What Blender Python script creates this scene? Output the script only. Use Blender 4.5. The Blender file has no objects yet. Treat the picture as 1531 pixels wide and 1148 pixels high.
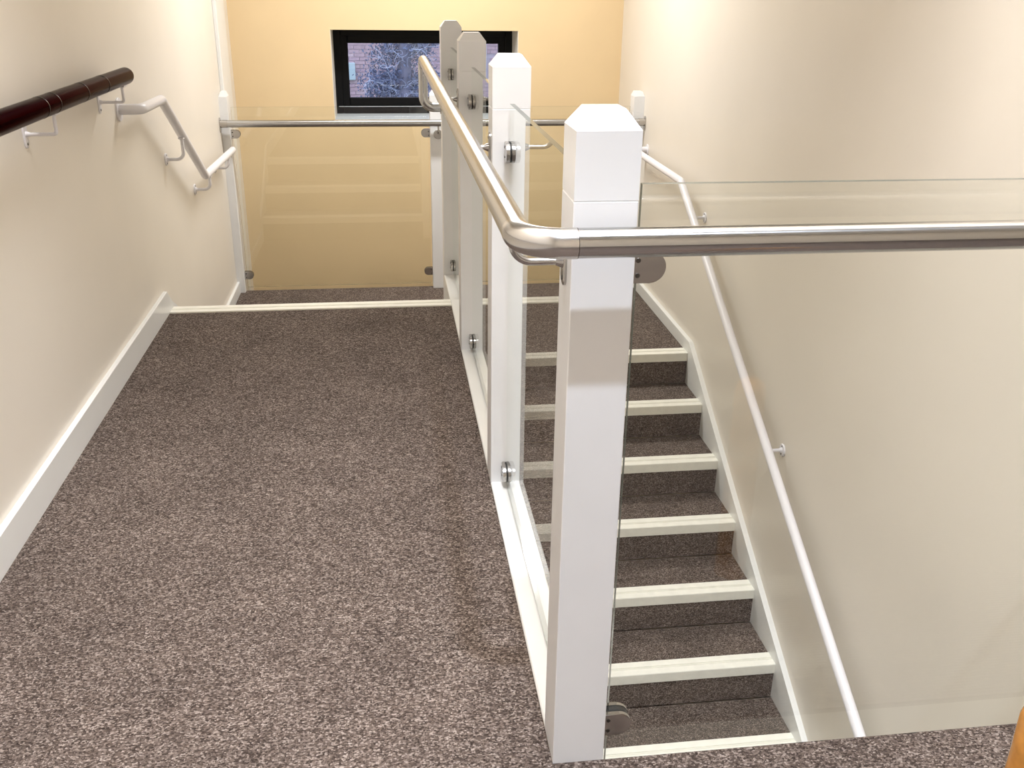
import bpy, bmesh, math, random
from mathutils import Vector, Matrix
random.seed(7)
D = bpy.data
SC = bpy.context.scene
COL = SC.collection
V = Vector

# ------------------------------------------------------------------ camera
PITCH, YAW, ROLL, FPX, CH = .3972, .1321, .0136, 1430.9, 1.35
fw = V((math.sin(YAW)*math.cos(PITCH), math.cos(YAW)*math.cos(PITCH), -math.sin(PITCH)))
r0 = V((math.cos(YAW), -math.sin(YAW), 0)); u0 = r0.cross(fw)
rt = r0*math.cos(ROLL) + u0*math.sin(ROLL); up = u0*math.cos(ROLL) - r0*math.sin(ROLL)
cd = D.cameras.new('camera'); cam = D.objects.new('camera', cd); COL.objects.link(cam)
m = Matrix((rt, up, -fw)).transposed().to_4x4(); m.translation = V((0, 0, CH))
cam.matrix_world = m
cd.sensor_fit = 'HORIZONTAL'; cd.sensor_width = 36; cd.lens = 36*FPX/1531; cd.clip_start = .02
SC.camera = cam

# ------------------------------------------------------------------ world, lights, exposure
wd = D.worlds.new('world'); SC.world = wd; wd.use_nodes = True
bg = wd.node_tree.nodes['Background']; bg.inputs[0].default_value = (.66, .72, 1.0, 1); bg.inputs[1].default_value = 1.3
SC.view_settings.view_transform = 'Standard'; SC.view_settings.look = 'None'
SC.view_settings.exposure = 0.37; SC.view_settings.gamma = 1; SC.view_settings.use_curve_mapping = False
CEIL, HIGH, LOWC = 2.35, 4.4, -.301      # ceiling over the stairs, higher ceiling over the near landing, underside of the landing
LAMPS = [  # kind, (x, y), (size x, size y), watts, colour, ceiling height, spread in degrees, label
    ('ceiling_downlight', (.31, .0), (.11, .11), 42, (.74, .84, 1.0), HIGH, 84, 'round ceiling downlight high above the near landing'),
    ('batten_light', (.32, 5.5), (1.15, .12), 46, (.97, .97, .97), CEIL, 180, 'long ceiling batten light over the stairwell beside the yellow wall'),
    ('added_fill_panel', (.20, 1.45), (1.3, 1.3), 110, (.98, .97, 1.0), HIGH, 180, 'square unseen fill panel added high above the near landing'),  # unseen panel, added as soft fill for walls and posts
    ('added_stair_fill', (1.0, .75), (.50, .20), 7, (.93, .96, 1.0), LOWC, 180, 'unseen fill light added under the near landing over the foot of the stairs'),  # unseen source, added to brighten the lower right wall and stairs
]
for _n, (_x, _y), (_sx, _sy), _w, _c, _z, _sp, _l in LAMPS:
    ld = D.lights.new('lamp_light', 'AREA'); ld.shape = 'DISK' if _n == 'ceiling_downlight' else 'RECTANGLE'
    ld.size = _sx; ld.size_y = _sy; ld.energy = _w; ld.color = _c; ld.spread = math.radians(_sp)
    lo = D.objects.new('lamp_light', ld); COL.objects.link(lo); lo.location = (_x, _y, _z-(.022 if _n == 'ceiling_downlight' else .045))

# ------------------------------------------------------------------ materials
def mat(name, col, rough=.5, metal=0, **kw):
    M = D.materials.new(name); M.use_nodes = True
    b = M.node_tree.nodes['Principled BSDF']
    b.inputs['Base Color'].default_value = (*col, 1); b.inputs['Roughness'].default_value = rough
    b.inputs['Metallic'].default_value = metal
    for k, v in kw.items(): b.inputs[k.replace('_', ' ')].default_value = v
    return M
def N(M, t, **kw):
    n = M.node_tree.nodes.new(t)
    for k, v in kw.items():
        if hasattr(n, k): setattr(n, k, v)
        else: n.inputs[k].default_value = v
    return n
def L(M, a, b): M.node_tree.links.new(a, b)
def paint(name, col, rough, var=.03, scale=3, bump=.02, bscale=180):
    M = mat(name, col, rough); b = M.node_tree.nodes['Principled BSDF']
    tc = N(M, 'ShaderNodeTexCoord')
    n1 = N(M, 'ShaderNodeTexNoise', Scale=scale, Detail=4.0); L(M, tc.outputs['Object'], n1.inputs['Vector'])
    r = N(M, 'ShaderNodeValToRGB'); r.color_ramp.elements[0].position = .3; r.color_ramp.elements[1].position = .7
    r.color_ramp.elements[0].color = (*[c*(1-var) for c in col], 1); r.color_ramp.elements[1].color = (*[min(1, c*(1+var)) for c in col], 1)
    L(M, n1.outputs[0], r.inputs[0]); L(M, r.outputs[0], b.inputs['Base Color'])
    n2 = N(M, 'ShaderNodeTexNoise', Scale=bscale, Detail=2.0); L(M, tc.outputs['Object'], n2.inputs['Vector'])
    bp = N(M, 'ShaderNodeBump', Strength=bump, Distance=.002); L(M, n2.outputs[0], bp.inputs['Height']); L(M, bp.outputs[0], b.inputs['Normal'])
    return M
CREAM = paint('cream_wall_paint', (.80, .74, .65), .42, .02, 2, .05, 120)
YELLOW = paint('yellow_wall_paint', (.80, .61, .36), .5, .03, 2, .05, 120)
WHITE = paint('white_gloss_paint', (.82, .82, .80), .3, .015, 6, .03, 60)
POSTW = paint('white_post_paint', (.83, .83, .83), .35, .015, 9, .03, 50)
CEILM = paint('white_ceiling_paint', (.82, .81, .78), .7, .01)
LILAC = mat('white_powder_coat', (.80, .78, .80), .35)
NOSE = paint('cream_nosing_plastic', (.90, .88, .79), .4, .04, 25, .04, 200)
BLACKF = mat('black_window_frame', (.0015, .0015, .0018), .5, 0, Specular_IOR_Level=.2)
RUBBER = mat('black_rubber', (.01, .01, .01), .5)
SCREW = mat('dark_screw_steel', (.12, .11, .10), .35, 1)
SILL = mat('pale_sill_paint', (.62, .66, .68), .3)

def carpet():
    M = mat('brown_heather_carpet', (.2, .15, .13), .95); b = M.node_tree.nodes['Principled BSDF']
    b.inputs['Specular IOR Level'].default_value = .15
    tc = N(M, 'ShaderNodeTexCoord')
    mp = N(M, 'ShaderNodeMapping'); mp.inputs['Scale'].default_value = (1, 1.35, 1.35); L(M, tc.outputs['Object'], mp.inputs['Vector'])
    vo = N(M, 'ShaderNodeTexVoronoi', Scale=250.0); L(M, mp.outputs[0], vo.inputs['Vector'])
    sp = N(M, 'ShaderNodeSeparateColor'); L(M, vo.outputs['Color'], sp.inputs[0])
    r = N(M, 'ShaderNodeValToRGB'); cr = r.color_ramp
    stops = [(0, (.036, .026, .020)), (.22, (.070, .053, .043)), (.5, (.121, .094, .077)), (.78, (.195, .157, .132)), (1, (.35, .30, .26))]
    cr.elements[0].position, cr.elements[1].position = 0, 1
    cr.elements[0].color = (*stops[0][1], 1); cr.elements[1].color = (*stops[-1][1], 1)
    for p, c in stops[1:-1]: e = cr.elements.new(p); e.color = (*c, 1)
    L(M, sp.outputs[0], r.inputs[0])
    n1 = N(M, 'ShaderNodeTexNoise', Scale=5.0, Detail=5.0); L(M, tc.outputs['Object'], n1.inputs['Vector'])
    r2 = N(M, 'ShaderNodeValToRGB'); r2.color_ramp.elements[0].position = .3; r2.color_ramp.elements[1].position = .72
    r2.color_ramp.elements[0].color = (.84, .82, .82, 1); r2.color_ramp.elements[1].color = (1.12, 1.1, 1.1, 1)
    L(M, n1.outputs[0], r2.inputs[0])
    n3 = N(M, 'ShaderNodeTexNoise', Scale=45.0, Detail=3.0); L(M, tc.outputs['Object'], n3.inputs['Vector'])
    r3 = N(M, 'ShaderNodeValToRGB'); r3.color_ramp.elements[0].position = .3; r3.color_ramp.elements[1].position = .7
    r3.color_ramp.elements[0].color = (.8, .77, .76, 1); r3.color_ramp.elements[1].color = (1.15, 1.15, 1.16, 1)
    L(M, n3.outputs[0], r3.inputs[0])
    mx = N(M, 'ShaderNodeMix', data_type='RGBA', blend_type='MULTIPLY'); mx.inputs[0].default_value = 1
    L(M, r.outputs[0], mx.inputs[6]); L(M, r2.outputs[0], mx.inputs[7])
    my = N(M, 'ShaderNodeMix', data_type='RGBA', blend_type='MULTIPLY'); my.inputs[0].default_value = 1
    L(M, mx.outputs[2], my.inputs[6]); L(M, r3.outputs[0], my.inputs[7])
    L(M, my.outputs[2], b.inputs['Base Color'])
    # fine ribs along x: relief only
    sx = N(M, 'ShaderNodeSeparateXYZ'); L(M, tc.outputs['Object'], sx.inputs[0])
    a = N(M, 'ShaderNodeMath', operation='MULTIPLY'); a.inputs[1].default_value = 2*math.pi/.0085; L(M, sx.outputs['Y'], a.inputs[0])
    s = N(M, 'ShaderNodeMath', operation='SINE'); L(M, a.outputs[0], s.inputs[0])
    ad = N(M, 'ShaderNodeMath', operation='MULTIPLY_ADD'); ad.inputs[1].default_value = .35; L(M, s.outputs[0], ad.inputs[0]); L(M, sp.outputs[1], ad.inputs[2])
    bp = N(M, 'ShaderNodeBump', Strength=.75, Distance=.003); L(M, ad.outputs[0], bp.inputs['Height']); L(M, bp.outputs[0], b.inputs['Normal'])
    return M
CARPET = carpet()

def steel(name, col, rough, an=.6):
    M = mat(name, col, rough, 1); b = M.node_tree.nodes['Principled BSDF']
    tc = N(M, 'ShaderNodeTexCoord'); n = N(M, 'ShaderNodeTexNoise', Scale=90.0, Detail=4.0)
    L(M, tc.outputs['Object'], n.inputs['Vector'])
    mr = N(M, 'ShaderNodeMapRange'); mr.inputs['To Min'].default_value = rough-.02; mr.inputs['To Max'].default_value = rough+.02
    L(M, n.outputs[0], mr.inputs['Value']); L(M, mr.outputs[0], b.inputs['Roughness'])
    return M
STEEL = steel('brushed_stainless_steel', (.60, .585, .57), .22)
def brushed(name, axis):
    M = steel(name, (.52, .52, .52), .19); p = M.node_tree.nodes['Principled BSDF']
    p.inputs['Anisotropic'].default_value = .88
    c = N(M, 'ShaderNodeCombineXYZ'); c.inputs[0].default_value, c.inputs[1].default_value, c.inputs[2].default_value = axis
    L(M, c.outputs[0], p.inputs['Tangent']); return M
STEELX = brushed('brushed_steel_crosswise', (1, 0, 0)); STEELY = brushed('brushed_steel_lengthwise', (0, 1, 0))
DARKRAIL = mat('dark_brown_metallic_lacquer', (.095, .068, .070), .18, 1, Specular_Tint=(.26, .23, .235, 1))
CHROME = mat('satin_chrome', (.50, .48, .46), .24, 1)

def glass(name, tint, ior):
    M = D.materials.new(name); M.use_nodes = True; nt = M.node_tree; nt.nodes.clear()
    out = N(M, 'ShaderNodeOutputMaterial'); mx = N(M, 'ShaderNodeMixShader')
    tr = N(M, 'ShaderNodeBsdfTransparent'); tr.inputs[0].default_value = (*tint, 1)
    gl = N(M, 'ShaderNodeBsdfGlossy'); gl.inputs['Roughness'].default_value = 0
    gl.inputs['Color'].default_value = (.97, .99, .98, 1)
    ge = N(M, 'ShaderNodeNewGeometry'); mr = N(M, 'ShaderNodeMapRange')     # thin sheet: same index on both faces
    mr.inputs['To Min'].default_value = ior; mr.inputs['To Max'].default_value = 1/ior
    L(M, ge.outputs['Backfacing'], mr.inputs['Value'])
    fr = N(M, 'ShaderNodeFresnel'); L(M, mr.outputs[0], fr.inputs['IOR'])
    def ma(op, a_, b_):     # both surfaces of the sheet reflect: 2F/(1+F), taken once at the face the ray meets first
        q = N(M, 'ShaderNodeMath', operation=op)
        for i, v in enumerate((a_, b_)):
            if isinstance(v, (int, float)): q.inputs[i].default_value = v
            else: L(M, v, q.inputs[i])
        return q.outputs[0]
    F = fr.outputs[0]; f2 = ma('DIVIDE', ma('MULTIPLY', F, 2.0), ma('ADD', F, 1.0))
    f3 = ma('MULTIPLY', f2, ma('SUBTRACT', 1.0, ge.outputs['Backfacing']))
    L(M, f3, mx.inputs[0]); L(M, tr.outputs[0], mx.inputs[1]); L(M, gl.outputs[0], mx.inputs[2]); L(M, mx.outputs[0], out.inputs[0])
    return M
GLASS = glass('clear_glass', (.985, .994, .986), 1.45)
def edge_glass():
    M = mat('green_glass_edge', (.05, .07, .06), .12); b = M.node_tree.nodes['Principled BSDF']
    b.inputs['Transmission Weight'].default_value = .35; b.inputs['IOR'].default_value = 1.5
    return M
EDGE = edge_glass()

def emis(name, col, s):
    M = mat(name, col, .4); b = M.node_tree.nodes['Principled BSDF']
    b.inputs['Emission Color'].default_value = (*col, 1); b.inputs['Emission Strength'].default_value = s
    return M

# ------------------------------------------------------------------ mesh helpers
def link(name, bm, mats, parent=None, smooth=False, label=None, kind=None):
    me = D.meshes.new(name); bmesh.ops.recalc_face_normals(bm, faces=bm.faces[:]); bm.to_mesh(me); bm.free()
    for x in (mats if isinstance(mats, (list, tuple)) else [mats]): me.materials.append(x)
    if smooth:
        for p in me.polygons: p.use_smooth = True
        me.set_sharp_from_angle(angle=math.radians(40))
    o = D.objects.new(name, me); COL.objects.link(o)
    if parent:
        o.parent = parent; base = V((0, 0, 0)); q = parent
        while q: base += q.location; q = q.parent
        o.location = -base
    if label: o['label'] = label
    if kind: o['kind'] = kind
    return o
def thing(name, label, cat, loc, group=None):
    o = D.objects.new(name, None); COL.objects.link(o); o.location = loc; o.empty_display_size = .1
    o['label'] = label; o['category'] = cat
    if group: o['group'] = group
    return o
def tag(o, label, cat, group=None):
    o['label'] = label; o['category'] = cat
    if group: o['group'] = group
    return o
def box(bm, a, b, bev=0, seg=1, mi=0):
    n0 = len(bm.faces)
    vs = [bm.verts.new((x, y, z)) for x in (a[0], b[0]) for y in (a[1], b[1]) for z in (a[2], b[2])]
    fs = [bm.faces.new([vs[i] for i in q]) for q in ((0,1,3,2),(4,6,7,5),(0,4,5,1),(2,3,7,6),(0,2,6,4),(1,5,7,3))]
    for f in fs: f.material_index = mi
    if bev:
        es = list({e for f in fs for e in f.edges})
        bmesh.ops.bevel(bm, geom=es, offset=bev, segments=seg, affect='EDGES', profile=.5)
    return fs
def B(): return bmesh.new()
def prism(bm, pts, axis, lo, hi, mi=0):
    """pts: 2d polygon; axis 0 -> (y,z) extruded in x, 1 -> (x,z) in y, 2 -> (x,y) in z"""
    def mk(p, t): return {0: (t, p[0], p[1]), 1: (p[0], t, p[1]), 2: (p[0], p[1], t)}[axis]
    a = [bm.verts.new(mk(p, lo)) for p in pts]; b = [bm.verts.new(mk(p, hi)) for p in pts]
    bm.faces.new(a).material_index = mi; bm.faces.new(b[::-1]).material_index = mi
    for i in range(len(pts)):
        j = (i+1) % len(pts); bm.faces.new((a[i], b[i], b[j], a[j])).material_index = mi
def fillet(pts, r, n=8):
    pts = [V(p) for p in pts]; rs = r if isinstance(r, (list, tuple)) else [r]*(len(pts)-2); out = [pts[0]]
    for i in range(1, len(pts)-1):
        a = (pts[i-1]-pts[i]).normalized(); b = (pts[i+1]-pts[i]).normalized(); ang = a.angle(b)
        R = rs[i-1]; t = R/math.tan(ang/2); c = pts[i] + (a+b).normalized()*(R/math.sin(ang/2))
        p0, p1 = pts[i]+a*t, pts[i]+b*t; v0, v1 = p0-c, p1-c; w = v0.angle(v1)
        for k in range(n+1):
            s = k/n; out.append(c + (v0*math.sin((1-s)*w) + v1*math.sin(s*w))/math.sin(w))
    out.append(pts[-1]); return out
def tube(bm, pts, rad, n=20, cap=True, rads=None):
    pts = [V(p) for p in pts]; T = []
    for i in range(len(pts)):
        a = pts[i]-pts[i-1] if i else pts[1]-pts[0]; b = pts[i+1]-pts[i] if i < len(pts)-1 else a
        T.append((a.normalized()+b.normalized()).normalized())
    nrm = T[0].orthogonal().normalized(); rings = []
    for i, p in enumerate(pts):
        nrm = (nrm - T[i]*nrm.dot(T[i])).normalized(); bi = T[i].cross(nrm); R = rads[i] if rads else rad
        rings.append([bm.verts.new(p + R*(nrm*math.cos(2*math.pi*k/n) + bi*math.sin(2*math.pi*k/n))) for k in range(n)])
    for i in range(len(rings)-1):
        for k in range(n):
            j = (k+1) % n; bm.faces.new((rings[i][k], rings[i][j], rings[i+1][j], rings[i+1][k]))
    if cap: bm.faces.new(rings[0][::-1]); bm.faces.new(rings[-1])
def disc(bm, c, axis, r, t, n=28, bev=.0015, oval=None, upv=(0, 0, 1)):
    """flat disc / oval plate of thickness t starting at c along axis"""
    ax = V(axis).normalized(); U = V(upv) - ax*V(upv).dot(ax)
    if U.length < .01: U = ax.orthogonal()
    U.normalize(); W = ax.cross(U); rings = []
    hu, hw = (oval if oval else (r, r))
    for (d, k) in ((0, 1), (t-bev, 1), (t, 1-bev/min(hu, hw))):
        ring = []
        for i in range(n):
            an = 2*math.pi*i/n
            if oval:  # stadium: semicircles of radius hw joined by straight sides
                x = math.cos(an)*hw; y = math.sin(an)*hw; x += (hu-hw)*(1 if x > 0 else -1)
            else: x, y = math.cos(an)*r, math.sin(an)*r
            ring.append(bm.verts.new(V(c) + ax*d + U*x*k + W*y*k))
        rings.append(ring)
    for a, b in zip(rings, rings[1:]):
        for i in range(n): j = (i+1) % n; bm.faces.new((a[i], a[j], b[j], b[i]))
    bm.faces.new(rings[0][::-1]); bm.faces.new(rings[-1])

# ------------------------------------------------------------------ dimensions
XL, XLW = -.962, -.980          # skirting face, left wall face
XR, XRW = 1.602, 1.628
XS0, XS1 = .267, .363           # spine posts
PY, SP, PW = 1.357, 1.095, .0965
YN, G, R, Y1, S = 4.206, .3095, .1729, 4.747, .5187
YG, YW = 6.138, 6.79
LOW = -S - 13*R
YB = -2.6

# ------------------------------------------------------------------ setting
def struct(name, bm, mats, parent=None, smooth=False): return link(name, bm, mats, parent, smooth, kind='structure')
XE, YE, YC = 4.0, 1.30, 2.35      # right end and far side of the open landing, step in the ceiling
b = B(); prism(b, [(YB, LOW-.1), (YW+.4, LOW-.1), (YW+.4, CEIL), (YC, CEIL), (YC, HIGH), (YB, HIGH)], 0, XLW-.12, XLW); struct('wall_left', b, CREAM)
b = B(); prism(b, [(YB, LOW-.1), (YW+.4, LOW-.1), (YW+.4, CEIL), (YC, CEIL), (YC, HIGH), (YE, HIGH), (YE, -.30), (YB, -.30)], 0, XRW, XRW+.12); struct('wall_right', b, CREAM)
b = B(); box(b, (XLW-.12, YB-.12, LOW-.1), (XE+.12, YB, HIGH)); struct('wall_near', b, CREAM)
b = B(); box(b, (XE, YB, -.30), (XE+.12, YE+.12, HIGH)); struct('wall_right_end', b, CREAM)
b = B(); box(b, (XRW+.12, YE, -.30), (XE, YE+.12, HIGH)); struct('wall_right_return', b, CREAM)
b = B(); box(b, (XLW, YC, CEIL), (XRW, YC+.1, HIGH)); struct('wall_bulkhead', b, CREAM)
WX0, WX1, WZ0, WZ1 = -.337, .914, .478, 1.049     # window opening
b = B()
for a, c in (((XLW, YW, LOW-.1), (WX0, YW+.4, CEIL)), ((WX1, YW, LOW-.1), (XRW, YW+.4, CEIL)), ((WX0, YW, LOW-.1), (WX1, YW+.4, WZ0-.02)), ((WX0, YW, WZ1), (WX1, YW+.4, CEIL))):
    box(b, a, c)
struct('wall_far', b, YELLOW)
b = B(); box(b, (XLW-.12, YC+.1, CEIL), (XRW+.12, YW+.4, CEIL+.1)); struct('ceiling', b, CEILM)
b = B(); box(b, (XLW-.12, YB-.12, HIGH), (XE+.12, YC+.1, HIGH+.1)); struct('ceiling_high', b, CEILM)
# upper floor: L-shaped slab, carpet on top
b = B()
prism(b, [(XLW, YB), (XE, YB), (XE, YE), (XRW, YE), (XRW, PY), (XS0, PY), (XS0, YN-.086), (XLW, YN-.086)], 2, -.012, 0)
struct('floor', b, CARPET)
b = B(); prism(b, [(XLW, YB), (XE, YB), (XE, YE), (XRW, YE), (XRW, PY-.02), (XS0, PY-.02), (XS0, YN-.01), (XLW, YN-.01)], 2, -.30, -.0125); struct('floor_slab', b, CREAM)
b = B(); box(b, (XLW, 4.80, -S-.012), (XS0, YG, -S)); box(b, (XS0, Y1+.086, -S-.012), (XRW, YG, -S)); struct('floor_landing', b, CARPET)
b = B(); box(b, (XLW, 4.83, -S-.25), (XRW, YG, -S-.0125)); struct('floor_landing_slab', b, CREAM)
b = B(); box(b, (XLW, YB, LOW-.1), (XRW, YW, LOW)); struct('floor_lower', b, CARPET)

def skirt(name, x0, x1, pts):
    b = B(); prism(b, pts, 0, x0, x1); 
    es = [e for e in b.edges if abs(e.verts[0].co.x-e.verts[1].co.x) < 1e-6]
    bmesh.ops.bevel(b, geom=es, offset=.0025, segments=1, affect='EDGES'); return struct(name, b, WHITE)
sl = R/G
skirt('baseboard_left', XLW, XL, [(YB, 0), (YB, .099), (4.128, .099), (4.20, .03), (4.80+.03, .03-sl*.63), (4.80+.03, -S-.02), (4.75, -S-.02), (YN-.03, -.20), (YN-.03, 0)])
skirt('baseboard_left_landing', XLW, XL, [(4.83, -S), (4.83, -S+.075), (6.09, -S+.075), (6.09, -S)])
k = 13
skirt('baseboard_right_landing', XR, XRW, [(Y1-.001, -S), (Y1-.001, -S+.070), (6.09, -S+.075), (6.09, -S)])

# tall white trim strips on the left wall beyond the balustrade
b = B(); box(b, (XLW, 6.20, LOW), (XLW+.022, 6.43, CEIL), .003); struct('trim_1', b, WHITE)
b = B(); box(b, (XLW, 6.445, LOW), (XLW+.014, 6.57, CEIL), .003); struct('trim_2', b, WHITE)

# window in the yellow wall
FY = 7.09
w1 = D.objects.new('window_1', None); COL.objects.link(w1); w1.location = ((WX0+WX1)/2, FY, WZ0); w1['kind'] = 'structure'
def ring(bm, x0, x1, z0, z1, w, y0, y1, bev=.004, wb=None):
    wb = wb or w
    box(bm, (x0, y0, z0), (x0+w, y1, z1), bev); box(bm, (x1-w, y0, z0), (x1, y1, z1), bev)
    box(bm, (x0+w*.98, y0, z0), (x1-w*.98, y1, z0+wb), bev); box(bm, (x0+w*.98, y0, z1-w), (x1-w*.98, y1, z1), bev)
b = B(); ring(b, WX0, WX1, WZ0, WZ1, .052, FY, FY+.07); link('window_frame', b, BLACKF, w1)
b = B(); ring(b, WX0+.05, WX1-.05, WZ0+.052, WZ1-.05, .05, FY+.012, FY+.06, .004, .055); link('window_sash', b, BLACKF, w1)
b = B(); box(b, (WX0+.09, FY+.03, WZ0+.1), (WX1-.09, FY+.036, WZ1-.09)); link('pane', b, GLASS, w1)
b = B(); box(b, (WX0+.02, FY-.003, WZ0+.0475), (WX1-.02, FY+.001, WZ0+.0505)); link('sash_highlight', b, SILL, w1)  # pale strip standing in for the highlight along the lower sash line
b = B(); box(b, (WX0, YW-.012, WZ0-.02), (WX1, FY+.02, WZ0), .004); link('window_sill', b, SILL, w1)
b = B()
box(b, (WX0-.0005, YW+.004, WZ0), (WX0+.004, FY, WZ1)); box(b, (WX1-.004, YW+.004, WZ0), (WX1+.0005, FY, WZ1)); link('window_reveal', b, CREAM, w1)

# spine string: white capping board under the glass, and the wall under it
b = B()
box(b, (XS0+.0005, PY+PW, -.20), (XS1, YN-.002, .004), .003); box(b, (XS0+.0005, YN-.003, -.20), (XS1, PY+3*SP, -.006), .003)
struct('trim_3', b, WHITE)
b = B(); box(b, (XS0+.003, PY+.1, LOW), (XS1-.02, PY+3*SP, -.20)); box(b, (XS0+.003, PY+3*SP, LOW), (XS1-.02, Y1+.07, -S-.02)); struct('wall_middle', b, CREAM)
b = B(); box(b, (XS1+.01, PY-.018, -.30), (XRW, PY+.0, -.004), .002); struct('trim_4', b, WHITE)

# ------------------------------------------------------------------ stairs
def nosing_profile(front, d, z):
    """front y, d=+1 when the step faces +y; returns (y,z) polygon"""
    pr = [(0, -.042), (0, .002), (.002, .005), (.036, .005), (.0365, .002), (.040, .002), (.0405, .005), (.0445, .005), (.045, .0008), (.049, .0008), (.0495, .005), (.084, .005), (.086, 0), (.086, -.006), (.004, -.006), (.004, -.042)]
    return [(front - d*u, z+v) for u, v in pr]
def add_nosing(root, x0, x1, front, d, z):
    b = B(); prism(b, nosing_profile(front, d, z), 0, x0, x1); return link('nosing', b, NOSE, root)
st = thing('staircase', 'short carpeted flight down from the walkway end to the half landing', 'staircase', (-.35, 4.5, -S))
for k in range(3):
    fy, z = YN + k*G, -k*R
    if k: b = B(); box(b, (XLW+.018, fy-G+.004, z-.02), (XS0, fy-.086, z)); link('tread', b, CARPET, st)
    b = B(); box(b, (XLW+.018, fy-.022, z-R), (XS0, fy-.006, z-.0065 if k else -.013)); link('riser', b, CARPET, st)
    add_nosing(st, XLW+.019, XS0, fy, 1, z)
st = thing('staircase', 'long carpeted flight with cream nosings descending beside the right wall', 'staircase', (1.0, 2.8, LOW))
for k in range(13):
    fy, z = Y1 - k*G, -S-k*R
    if k: b = B(); box(b, (XS1, fy+.086, z-.02), (XR, fy+G-.002, z)); link('tread', b, CARPET, st)
    b = B(); box(b, (XS1, fy+.006, z-R), (XR, fy+.022, z-.0065)); link('riser', b, CARPET, st)
    add_nosing(st, XS1, XR, fy, -1, z)
def stringer(x0, x1, off=.055):
    ye = Y1-12.6*G; ze = -S-12.6*R; b = B()
    prism(b, [(Y1-.0005, -S+.070), (Y1-.35, -S-.35*sl+off+.008), (ye, ze+off-.008), (ye, LOW), (ye+.35, LOW), (Y1-.0005, -S-.35)], 0, x0, x1)
    bmesh.ops.bevel(b, geom=[e for e in b.edges if abs(e.verts[0].co.x-e.verts[1].co.x) < 1e-6], offset=.0012, segments=1, affect='EDGES')
    return link('stringer', b, WHITE, st)
stringer(XR, XRW)
b = B(); ye = Y1-12.6*G; prism(b, [(Y1, -S+.02), (ye, -S-12.6*R+.02), (ye, LOW), (ye+.35, LOW), (Y1, -S-.35)], 0, XS1-.019, XS1); link('stringer', b, WHITE, st)

# ------------------------------------------------------------------ newel posts
def post(x0, x1, y0, y1, z0, ztop, label, group, ins=.021, split=.10):
    t = thing('newel_post', label, 'post', ((x0+x1)/2, (y0+y1)/2, z0), group)
    zs = ztop-.028
    b = B(); box(b, (x0, y0, z0), (x1, y1, zs-split), .0015, 1); link('shaft', b, POSTW, t)
    b = B()
    def rg(z, i): return [b.verts.new(p) for p in ((x0+i, y0+i, z), (x1-i, y0+i, z), (x1-i, y1-i, z), (x0+i, y1-i, z))]
    rings = [rg(zs-split, .0012), rg(zs-split+.001, .0002), rg(zs, .0002), rg(ztop, ins)]
    for p, q in zip(rings, rings[1:]):
        for i in range(4): j = (i+1) % 4; b.faces.new((p[i], p[j], q[j], q[i]))
    b.faces.new(rings[0][::-1]); b.faces.new(rings[-1])
    link('post_cap', b, POSTW, t); return t
GP = 'white newel posts of the balustrade'
base = [-.32, -.20, -.20, -S]
labs = ['nearest white newel post, at the corner in front of the stairs', 'white newel post second from the camera along the walkway',
        'white newel post third from the camera along the walkway', 'white newel post at the far end of the walkway glass']
for i in range(4): post(XS0, XS0+PW, PY+i*SP, PY+i*SP+PW, base[i], 1.186, labs[i], GP)
P5Y = YG-.048
post(.277, .373, P5Y, P5Y+.096, -S-.0, .737, 'white newel post in the middle of the far landing balustrade', GP)
post(XLW, -.932, P5Y, P5Y+.096, -S, .727, 'narrow white half post against the left wall at the far landing', GP, .012)
post(1.560, XRW, P5Y, P5Y+.096, -S, .727, 'narrow white half post against the right wall at the far landing', GP, .012)

# ------------------------------------------------------------------ glass panels with clamps
def slab(parent, a, c, thin):
    """thin axis 0 or 1; big faces clear, narrow faces green edge"""
    b = B(); fs = box(b, a, c)
    for f in fs:
        f.normal_update(); n = f.normal
        f.material_index = 0 if abs(n[thin]) > .5 or (thin == 0 and abs(n.y) > .5) else 1
    return link('pane', b, [GLASS, EDGE], parent)
def clamp(parent, c, out, nrm, gt, L_=.055, H_=.05):
    """c: point on the post face at the glass plane; out: direction away from the post; nrm: glass normal"""
    out, nrm = V(out), V(nrm); zz = V((0, 0, 1)); hh = H_/2
    outline = [(0, -hh), (L_-hh, -hh)] + [(L_-hh+hh*math.sin(a), -hh*math.cos(a)) for a in [math.pi*i/14 for i in range(1, 14)]] + [(L_-hh, hh), (0, hh)]
    def plate(bm, o0, o1, sc=1):
        A = [bm.verts.new(V(c)+out*p[0]*sc+zz*p[1]*sc+nrm*o0) for p in outline]; Bv = [bm.verts.new(V(c)+out*p[0]*sc+zz*p[1]*sc+nrm*o1) for p in outline]
        f1 = bm.faces.new(A); f2 = bm.faces.new(Bv[::-1])
        for i in range(len(A)): j = (i+1) % len(A); bm.faces.new((A[i], Bv[i], Bv[j], A[j]))
        es = [e for e in (f2.edges if abs(o1) > abs(o0) else f1.edges)]
        bmesh.ops.bevel(bm, geom=es, offset=.0018, segments=2, affect='EDGES')
    h = gt/2+.0025; obs = []
    for s in (1, -1):
        b = B(); plate(b, s*h, s*(h+.009)); ob = link('glass_clamp', b, CHROME, parent, True)
        for zc in (-.012, .012):
            b = B(); disc(b, V(c)+out*.010+zz*zc+nrm*s*(h+.009), nrm*s, .004, .0012, 12, .0004); link('screw', b, SCREW, ob)
    b = B(); plate(b, -h+.0001, h-.0001, .97); link('gasket', b, RUBBER, ob)
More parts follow.
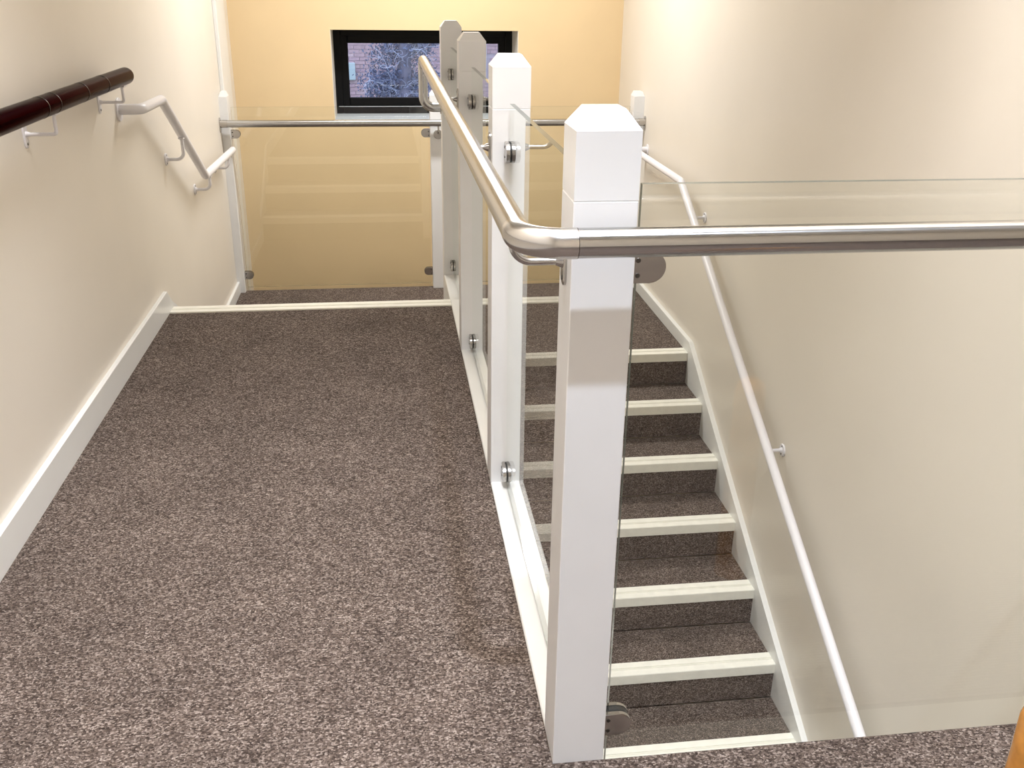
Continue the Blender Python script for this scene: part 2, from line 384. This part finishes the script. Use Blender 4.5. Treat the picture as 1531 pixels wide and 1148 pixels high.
def panel(label, group, thin, plane, lo, hi, z0, z1, clampz, gt=.012, sides=(1, 1), face=None):
    """lo/hi: glass extents along the other axis; clamps reach from the posts at lo-g, hi+g"""
    g_ = .012
    c3 = (plane, (lo+hi)/2, z0) if thin == 0 else ((lo+hi)/2, plane, z0)
    t = thing('glass_panel', label, 'glass panel', c3, group)
    if thin == 0: slab(t, (plane-gt/2, lo, z0), (plane+gt/2, hi, z1), 0)
    else: slab(t, (lo, plane-gt/2, z0), (hi, plane+gt/2, z1), 1)
    for z in clampz:
        for s, (e, o) in enumerate(((lo-g_, 1), (hi+g_, -1))):
            if not sides[s]: continue
            if thin == 0: clamp(t, (plane, e, z), (0, o, 0), (1, 0, 0), gt)
            else: clamp(t, (e, plane, z), (o, 0, 0), (0, 1, 0), gt)
    return t
GG = 'clear glass balustrade panels'
xm = XS0+PW/2
gl = ['glass panel between the first and second walkway newel posts', 'glass panel between the second and third walkway newel posts', 'glass panel between the third and last walkway newel posts']
for i in range(3):
    panel(gl[i], GG, 0, xm, PY+i*SP+PW+.012, PY+(i+1)*SP-.012, .012 if i < 2 else .012, 1.072, (.955, .045))
panel('glass panel across the front, right of the nearest white newel post', GG, 1, PY+PW/2, XS0+PW+.0155, XRW-.012, -.10, 1.074, (.948, .052))
panel('glass panel at the far landing, in front of the yellow wall on the left', GG, 1, YG, -.920, .265, -.495, .635, (.476, -.413), .010)
panel('glass panel at the far landing, right of the middle newel post', GG, 1, YG, .385, 1.548, -.495, .635, (.476, -.413), .010)

# ------------------------------------------------------------------ handrails
def bracket(t, wall, nrm, rail, rr, mats, style='oval', ar=.006, rb=.03, square=False, hold=True):
    """wall: plate centre on the surface; rail: centre of the rail above the arm; rr rail radius"""
    wall, nrm, rail = V(wall), V(nrm), V(rail)
    b = B()
    if style == 'oval': disc(b, wall, nrm, 0, .005, 28, .0015, (.038, .014))
    else: disc(b, wall, nrm, .027, .006, 28)
    tip = V((rail.x, rail.y, rail.z-rr+.002)); knee = V((rail.x, rail.y, wall.z))
    drop = tip.z - wall.z
    w0 = wall + nrm*.004
    if drop > .012:
        r_ = min(rb, drop*.9, (knee-w0).length*.9) if not square else .008
        tube(b, fillet([w0, knee, tip], r_, 8), ar, 14)
        box(b, (tip.x-.012, tip.y-.02, tip.z-.004), (tip.x+.012, tip.y+.02, tip.z+.002), .001)
    else: tube(b, [w0, V((rail.x, rail.y, wall.z))], ar, 14)
    tube(b, [w0, w0+nrm*.012], ar*1.6, 14, rads=[ar*1.9, ar*1.05])
    o = link('bracket', b, mats, t, True)
    for s in (-1, 1):
        off = .026 if style == 'oval' else .018
        b = B(); disc(b, wall+nrm*(.005 if style == 'oval' else .006)+V((0, 0, s*off)), nrm, .004, .0012, 12, .0004)
        link('screw', b, SCREW, o)
    return o
def seam(t, p, d, r, mats, w=.0022):
    b = B(); d = V(d).normalized(); tube(b, [V(p)-d*w/2, V(p)+d*w/2], r+.0004, 28); return link('joint_ring', b, mats, t, True)
SEAM = mat('dark_joint_line', (.08, .07, .06), .4, 1)
RX, RY, RZ, RR = .184, 1.287, 1.015, .0215
t = thing('handrail', 'brushed steel handrail along the walkway posts, bent round across the stair opening', 'handrail', (RX, RY, 0))
ER = .062
b = B()
tube(b, fillet([(RX, RY+.075, RZ), (RX, PY+3*SP+.048, RZ), (RX, PY+3*SP+.048, .80), (XS0, PY+3*SP+.048, .80)], [.045, .05], 12), RR, 32); link('tube', b, STEELY, t, True)
b = B(); tube(b, fillet([(RX, RY+.075, RZ), (RX, RY, RZ), (RX+.075, RY, RZ)], .062, 16), RR+.0006, 36); link('elbow', b, STEEL, t, True)
b = B(); tube(b, [(RX+.075, RY, RZ), (XRW-.004, RY, RZ)], RR, 36); link('tube', b, STEELX, t, True)
seam(t, (RX+.075, RY, RZ), (1, 0, 0), RR, SEAM); seam(t, (RX, RY+.075, RZ), (0, 1, 0), RR, SEAM)
b = B(); disc(b, (XRW, RY, RZ), (-1, 0, 0), .035, .006); link('wall_flange', b, CHROME, t, True)
b = B(); disc(b, (XS0, PY+3*SP+.048, .80), (-1, 0, 0), .030, .005); link('post_flange', b, CHROME, t, True)
for i in range(3): bracket(t, (XS0, PY+i*SP+.048, .957), (-1, 0, 0), (RX, PY+i*SP+.048, RZ), RR, CHROME)

FRY, FRZ = 6.045, .549
t = thing('handrail', 'brushed steel handrail spanning the far landing in front of the yellow wall', 'handrail', (.32, FRY, -S))
b = B(); tube(b, [(XLW+.004, FRY, FRZ), (XRW-.004, FRY, FRZ)], .0215, 28); link('tube', b, STEELX, t, True)
for x, n in ((XLW, 1), (XRW, -1)):
    b = B(); disc(b, (x, FRY, FRZ-.008), (n, 0, 0), 0, .006, 28, .0015, (.045, .022)); tube(b, [(x+n*.004, FRY, FRZ), (x+n*.045, FRY, FRZ)], .0235, 24)
    link('wall_flange', b, CHROME, t, True)
b = B(); disc(b, (.325, P5Y, .474), (0, -1, 0), .029, .005)
tube(b, fillet([(.325, P5Y-.004, .482), (.325, FRY, .482), (.325, FRY, FRZ-.0195)], .02), .006, 12); link('bracket', b, CHROME, t, True)

# white rail, left wall
LX = XLW+.08
t = thing('handrail', 'white tubular handrail on the left wall sloping down to the half landing', 'handrail', (LX, 4.2, -S))
b = B(); tube(b, fillet([(XLW+.004, 3.825, .897), (LX, 3.825, .897), (LX, 4.19, .892), (LX, 4.97, .440), (LX, 5.92, .415)], [.035, .05, .05], 10), .0195, 26); link('tube', b, LILAC, t, True)
b = B(); disc(b, (XLW, 3.825, .897), (1, 0, 0), .043, .006); link('wall_flange', b, LILAC, t, True)
bracket(t, (XLW, 4.50, .600), (1, 0, 0), (LX, 4.50, .712), .0195, LILAC, 'round', .0075, .03)
bracket(t, (XLW, 5.07, .352), (1, 0, 0), (LX, 5.07, .437), .0195, LILAC, 'round', .0075, .03)
bracket(t, (XLW, 5.72, .345), (1, 0, 0), (LX, 5.72, .420), .0195, LILAC, 'round', .0075, .03)
# white rail, right wall
RXX = 1.542
t = thing('handrail', 'white tubular handrail on the right wall following the long flight down', 'handrail', (RXX, 3, LOW))
yb = 1.25
b = B(); tube(b, fillet([(XRW-.004, 5.95, .392), (RXX, 5.95, .392), (RXX, 4.93, .392), (RXX, yb, .392-(4.93-yb)*sl)], [.03, .05], 10), .0195, 26); link('tube', b, LILAC, t, True)
b = B(); disc(b, (XRW, 5.95, .392), (-1, 0, 0), .035, .006); link('wall_flange', b, LILAC, t, True)
for y_ in (4.74, 3.47, 2.2):
    zr = .392-(4.93-y_)*sl
    bracket(t, (XRW, y_, zr-.047), (-1, 0, 0), (RXX, y_, zr), .0195, LILAC, 'round', .0075, .02)
# dark rail, left wall
DX, DZ = XLW+.085, 1.032
t = thing('handrail', 'dark brown cylindrical handrail on the left wall beside the walkway', 'handrail', (DX, 2.5, 0))
b = B(); tube(b, [(DX, YB+.3, DZ), (DX, 3.648, DZ), (DX, 3.658, DZ), (DX, 3.661, DZ)], .0285, 36, rads=[.0285, .0285, .0265, .022]); link('tube', b, DARKRAIL, t, True)
for y_ in (2.718, 2.819, 3.09, 3.328, 1.6, 1.9): seam(t, (DX, y_, DZ), (0, 1, 0), .0285, SEAM, .003)
for y_ in (3.58, 2.825, 1.5, .3): bracket(t, (XLW, y_, .950), (1, 0, 0), (DX, y_, DZ), .0285, LILAC, 'oval', .005, square=True)

# ------------------------------------------------------------------ downlight fittings
EM = emis('lamp_diffuser', (1, .98, .95), 6)
for _n, (_x, _y), (_sx, _sy), _w, _c, CZ, _sp, _l in LAMPS:
    t = thing(_n, _l, 'lamp', (_x, _y, CZ-.02))
    b = B()
    if _n == 'ceiling_downlight':
        n = 32; r1, r2 = _sx/2, _sx/2+.022
        prof = [(r1, CZ-.001), (r1, CZ-.014), (r1+.004, CZ-.020), (r2-.004, CZ-.018), (r2, CZ-.001)]
        rg = [[b.verts.new((_x+r*math.cos(2*math.pi*i/n), _y+r*math.sin(2*math.pi*i/n), z)) for i in range(n)] for r, z in prof]
        for p, q in zip(rg, rg[1:]):
            for i in range(n): j = (i+1) % n; b.faces.new((p[i], p[j], q[j], q[i]))
        link('lamp_rim', b, WHITE, t, True)
        b = B(); disc(b, (_x, _y, CZ-.001), (0, 0, -1), r1, .006, n); link('diffuser', b, EM, t)
    else:
        box(b, (_x-_sx/2-.02, _y-_sy/2-.02, CZ-.028), (_x+_sx/2+.02, _y+_sy/2+.02, CZ-.0005), .004); link('lamp_housing', b, WHITE, t)
        b = B(); box(b, (_x-_sx/2, _y-_sy/2, CZ-.040), (_x+_sx/2, _y+_sy/2, CZ-.0285), .004); link('diffuser', b, EM, t)

# rounded varnished wood at the bottom right corner of the photo
WOOD = paint('varnished_orange_wood', (.50, .22, .045), .18, .25, 30, .05, 80)
b = B(); tube(b, [(.812, .86, 0), (.812, .86, .44), (.812, .86, .49), (.812, .86, .51), (.812, .86, .52)], .036, 32, rads=[.038, .036, .036, .030, .016])
o = link('wooden_post', b, WOOD, None, True)
tag(o, 'round varnished orange wooden post at the bottom right corner of the photo', 'post')

# ------------------------------------------------------------------ outside the window
GRASS = paint('grass', (.07, .10, .05), .9, .3, 3)
b = B(); box(b, (-20, YW+.45, LOW-.3), (24, 30, LOW-.2)); struct('ground', b, GRASS)
BRK = [paint('pale_pink_brick', (.62, .46, .49), .85, .12, 9, .2, 60), paint('mauve_brick', (.57, .42, .47), .85, .12, 9, .2, 60), paint('buff_brick', (.66, .52, .54), .85, .12, 9, .2, 60)]
MORT = paint('mortar', (.66, .60, .64), .95)
BY = 21.0
t = thing('brick_building', 'pale pink brick building seen through the small window', 'building', (1, BY, LOW))
b = B(); box(b, (-9, BY+.01, LOW-.2), (12, BY+.4, 6)); link('wall', b, MORT, t)
cx0, cz0, nc, nr = -1.25, -1.15, 20, 15
meshes = {}
def brick_bm(): 
    b = B(); box(b, (0, 0, 0), (.215, .022, .065), .003); return b
for i, M_ in enumerate(BRK):
    bm_ = brick_bm(); me = D.meshes.new('brick'); bm_.to_mesh(me); bm_.free(); me.materials.append(M_); meshes[i] = me
WIN = (1.62, 2.12, -.75, .35)
def inwin(x, z): return WIN[0]-.2 < x < WIN[1]+.02 and WIN[2]-.06 < z < WIN[3]
for rr_ in range(nr):
    for c_ in range(nc):
        x = cx0+c_*.225+(.1125 if rr_ % 2 else 0); z = cz0+rr_*.075
        if inwin(x, z): continue
        o = D.objects.new('brick', meshes[random.randrange(3)]); COL.objects.link(o); o.parent = t
        o.location = V((x, BY-.012-random.uniform(0, .003), z)) - t.location
b = B()
for rr_ in range(-20, 60):
    for c_ in range(-30, 45):
        if 0 <= rr_ < nr and 0 <= c_ < nc: continue
        x = cx0+c_*.225+(.1125 if rr_ % 2 else 0); z = cz0+rr_*.075
        box(b, (x, BY-.012, z), (x+.215, BY+.012, z+.065))
link('brickwork', b, BRK[0], t, kind='stuff')
PALE = mat('pale_cyan_panel', (.62, .80, .80), .4); PANEG = mat('blue_grey_window', (.20, .28, .45), .1)
b = B(); box(b, (WIN[0], BY-.02, WIN[2]), (WIN[1], BY+.01, WIN[3])); ring(b, WIN[0]-.04, WIN[1]+.04, WIN[2]-.04, WIN[3]+.04, .06, BY-.05, BY); wo = link('window', b, [mat('white_window_frame', (.6, .62, .7), .4)], t)
b = B(); box(b, (WIN[0]+.03, BY-.03, WIN[2]+.03), (WIN[1]-.03, BY-.021, WIN[3]-.03)); link('pane', b, PANEG, wo)
b = B(); box(b, (-.80, BY-.12, -.55), (-.565, BY-.02, -.21), .01); o = link('meter_box', b, PALE, None); tag(o, 'pale cyan box fixed on the brick wall outside the window', 'box')
# bare tangled tree
BARK = paint('grey_bark', (.22, .23, .30), .9, .2, 8); TWIG = paint('pale_twig', (.62, .70, .86), .8, .15, 8); LEAF = paint('slate_leaf', (.16, .20, .30), .7, .4, 3)
TY = 13.5
t = thing('tree', 'tangled grey tree filling the small window', 'tree', (.25, TY, LOW))
b = B(); tube(b, [(.30, TY, LOW-.2), (.28, TY, -1.4), (.24, TY+.05, -.4), (.30, TY, .5), (.22, TY, 1.6), (.25, TY, 2.6)], .1, 12, rads=[.20, .16, .12, .09, .06, .03]); link('trunk', b, BARK, t, True)
def wig(p, d, ln, n, j=.33):
    out = [V(p)]; d = V(d).normalized()
    for _ in range(n):
        d = (d + V((random.uniform(-1, 1), random.uniform(-1, 1), random.uniform(-1, 1)))*j).normalized(); out.append(out[-1]+d*ln/n)
    return out
brs = []
for i in range(22):
    z = random.uniform(-1.3, 1.6); s = random.choice((-1, 1))
    w = wig((.27, TY, z), (s, random.uniform(-.6, .6), random.uniform(-.5, 1.0)), random.uniform(.35, .55), 8); brs.append(w)
    b = B(); tube(b, w, .02, 7, rads=[.020*(1-.75*j/8) for j in range(9)]); link('branch', b, BARK if i % 2 else TWIG, t, True)
b = B()
for i in range(900):
    w0 = random.choice(brs); p = random.choice(w0)
    tube(b, wig(p, (random.uniform(-1, 1), random.uniform(-1, 1), random.uniform(-1, .8)), random.uniform(.15, .35), 7, .6), .004, 4, rads=[.0045*(1-.6*j/7) for j in range(8)])
link('twigs', b, TWIG, t, kind='stuff')
b = B()
for i in range(16000):
    w0 = random.choice(brs); p = random.choice(w0) + V([random.gauss(0, .09) for _ in range(3)]) + V((0, .1, 0))
    q = V([random.uniform(-1, 1) for _ in range(3)]).normalized(); o2 = q.orthogonal().normalized(); s = random.uniform(.014, .03)
    vs = [b.verts.new(p+a) for a in (q*s, o2*s*.5, -q*s, -o2*s*.5)]; b.faces.new(vs)
link('leaves', b, LEAF, t, kind='stuff')
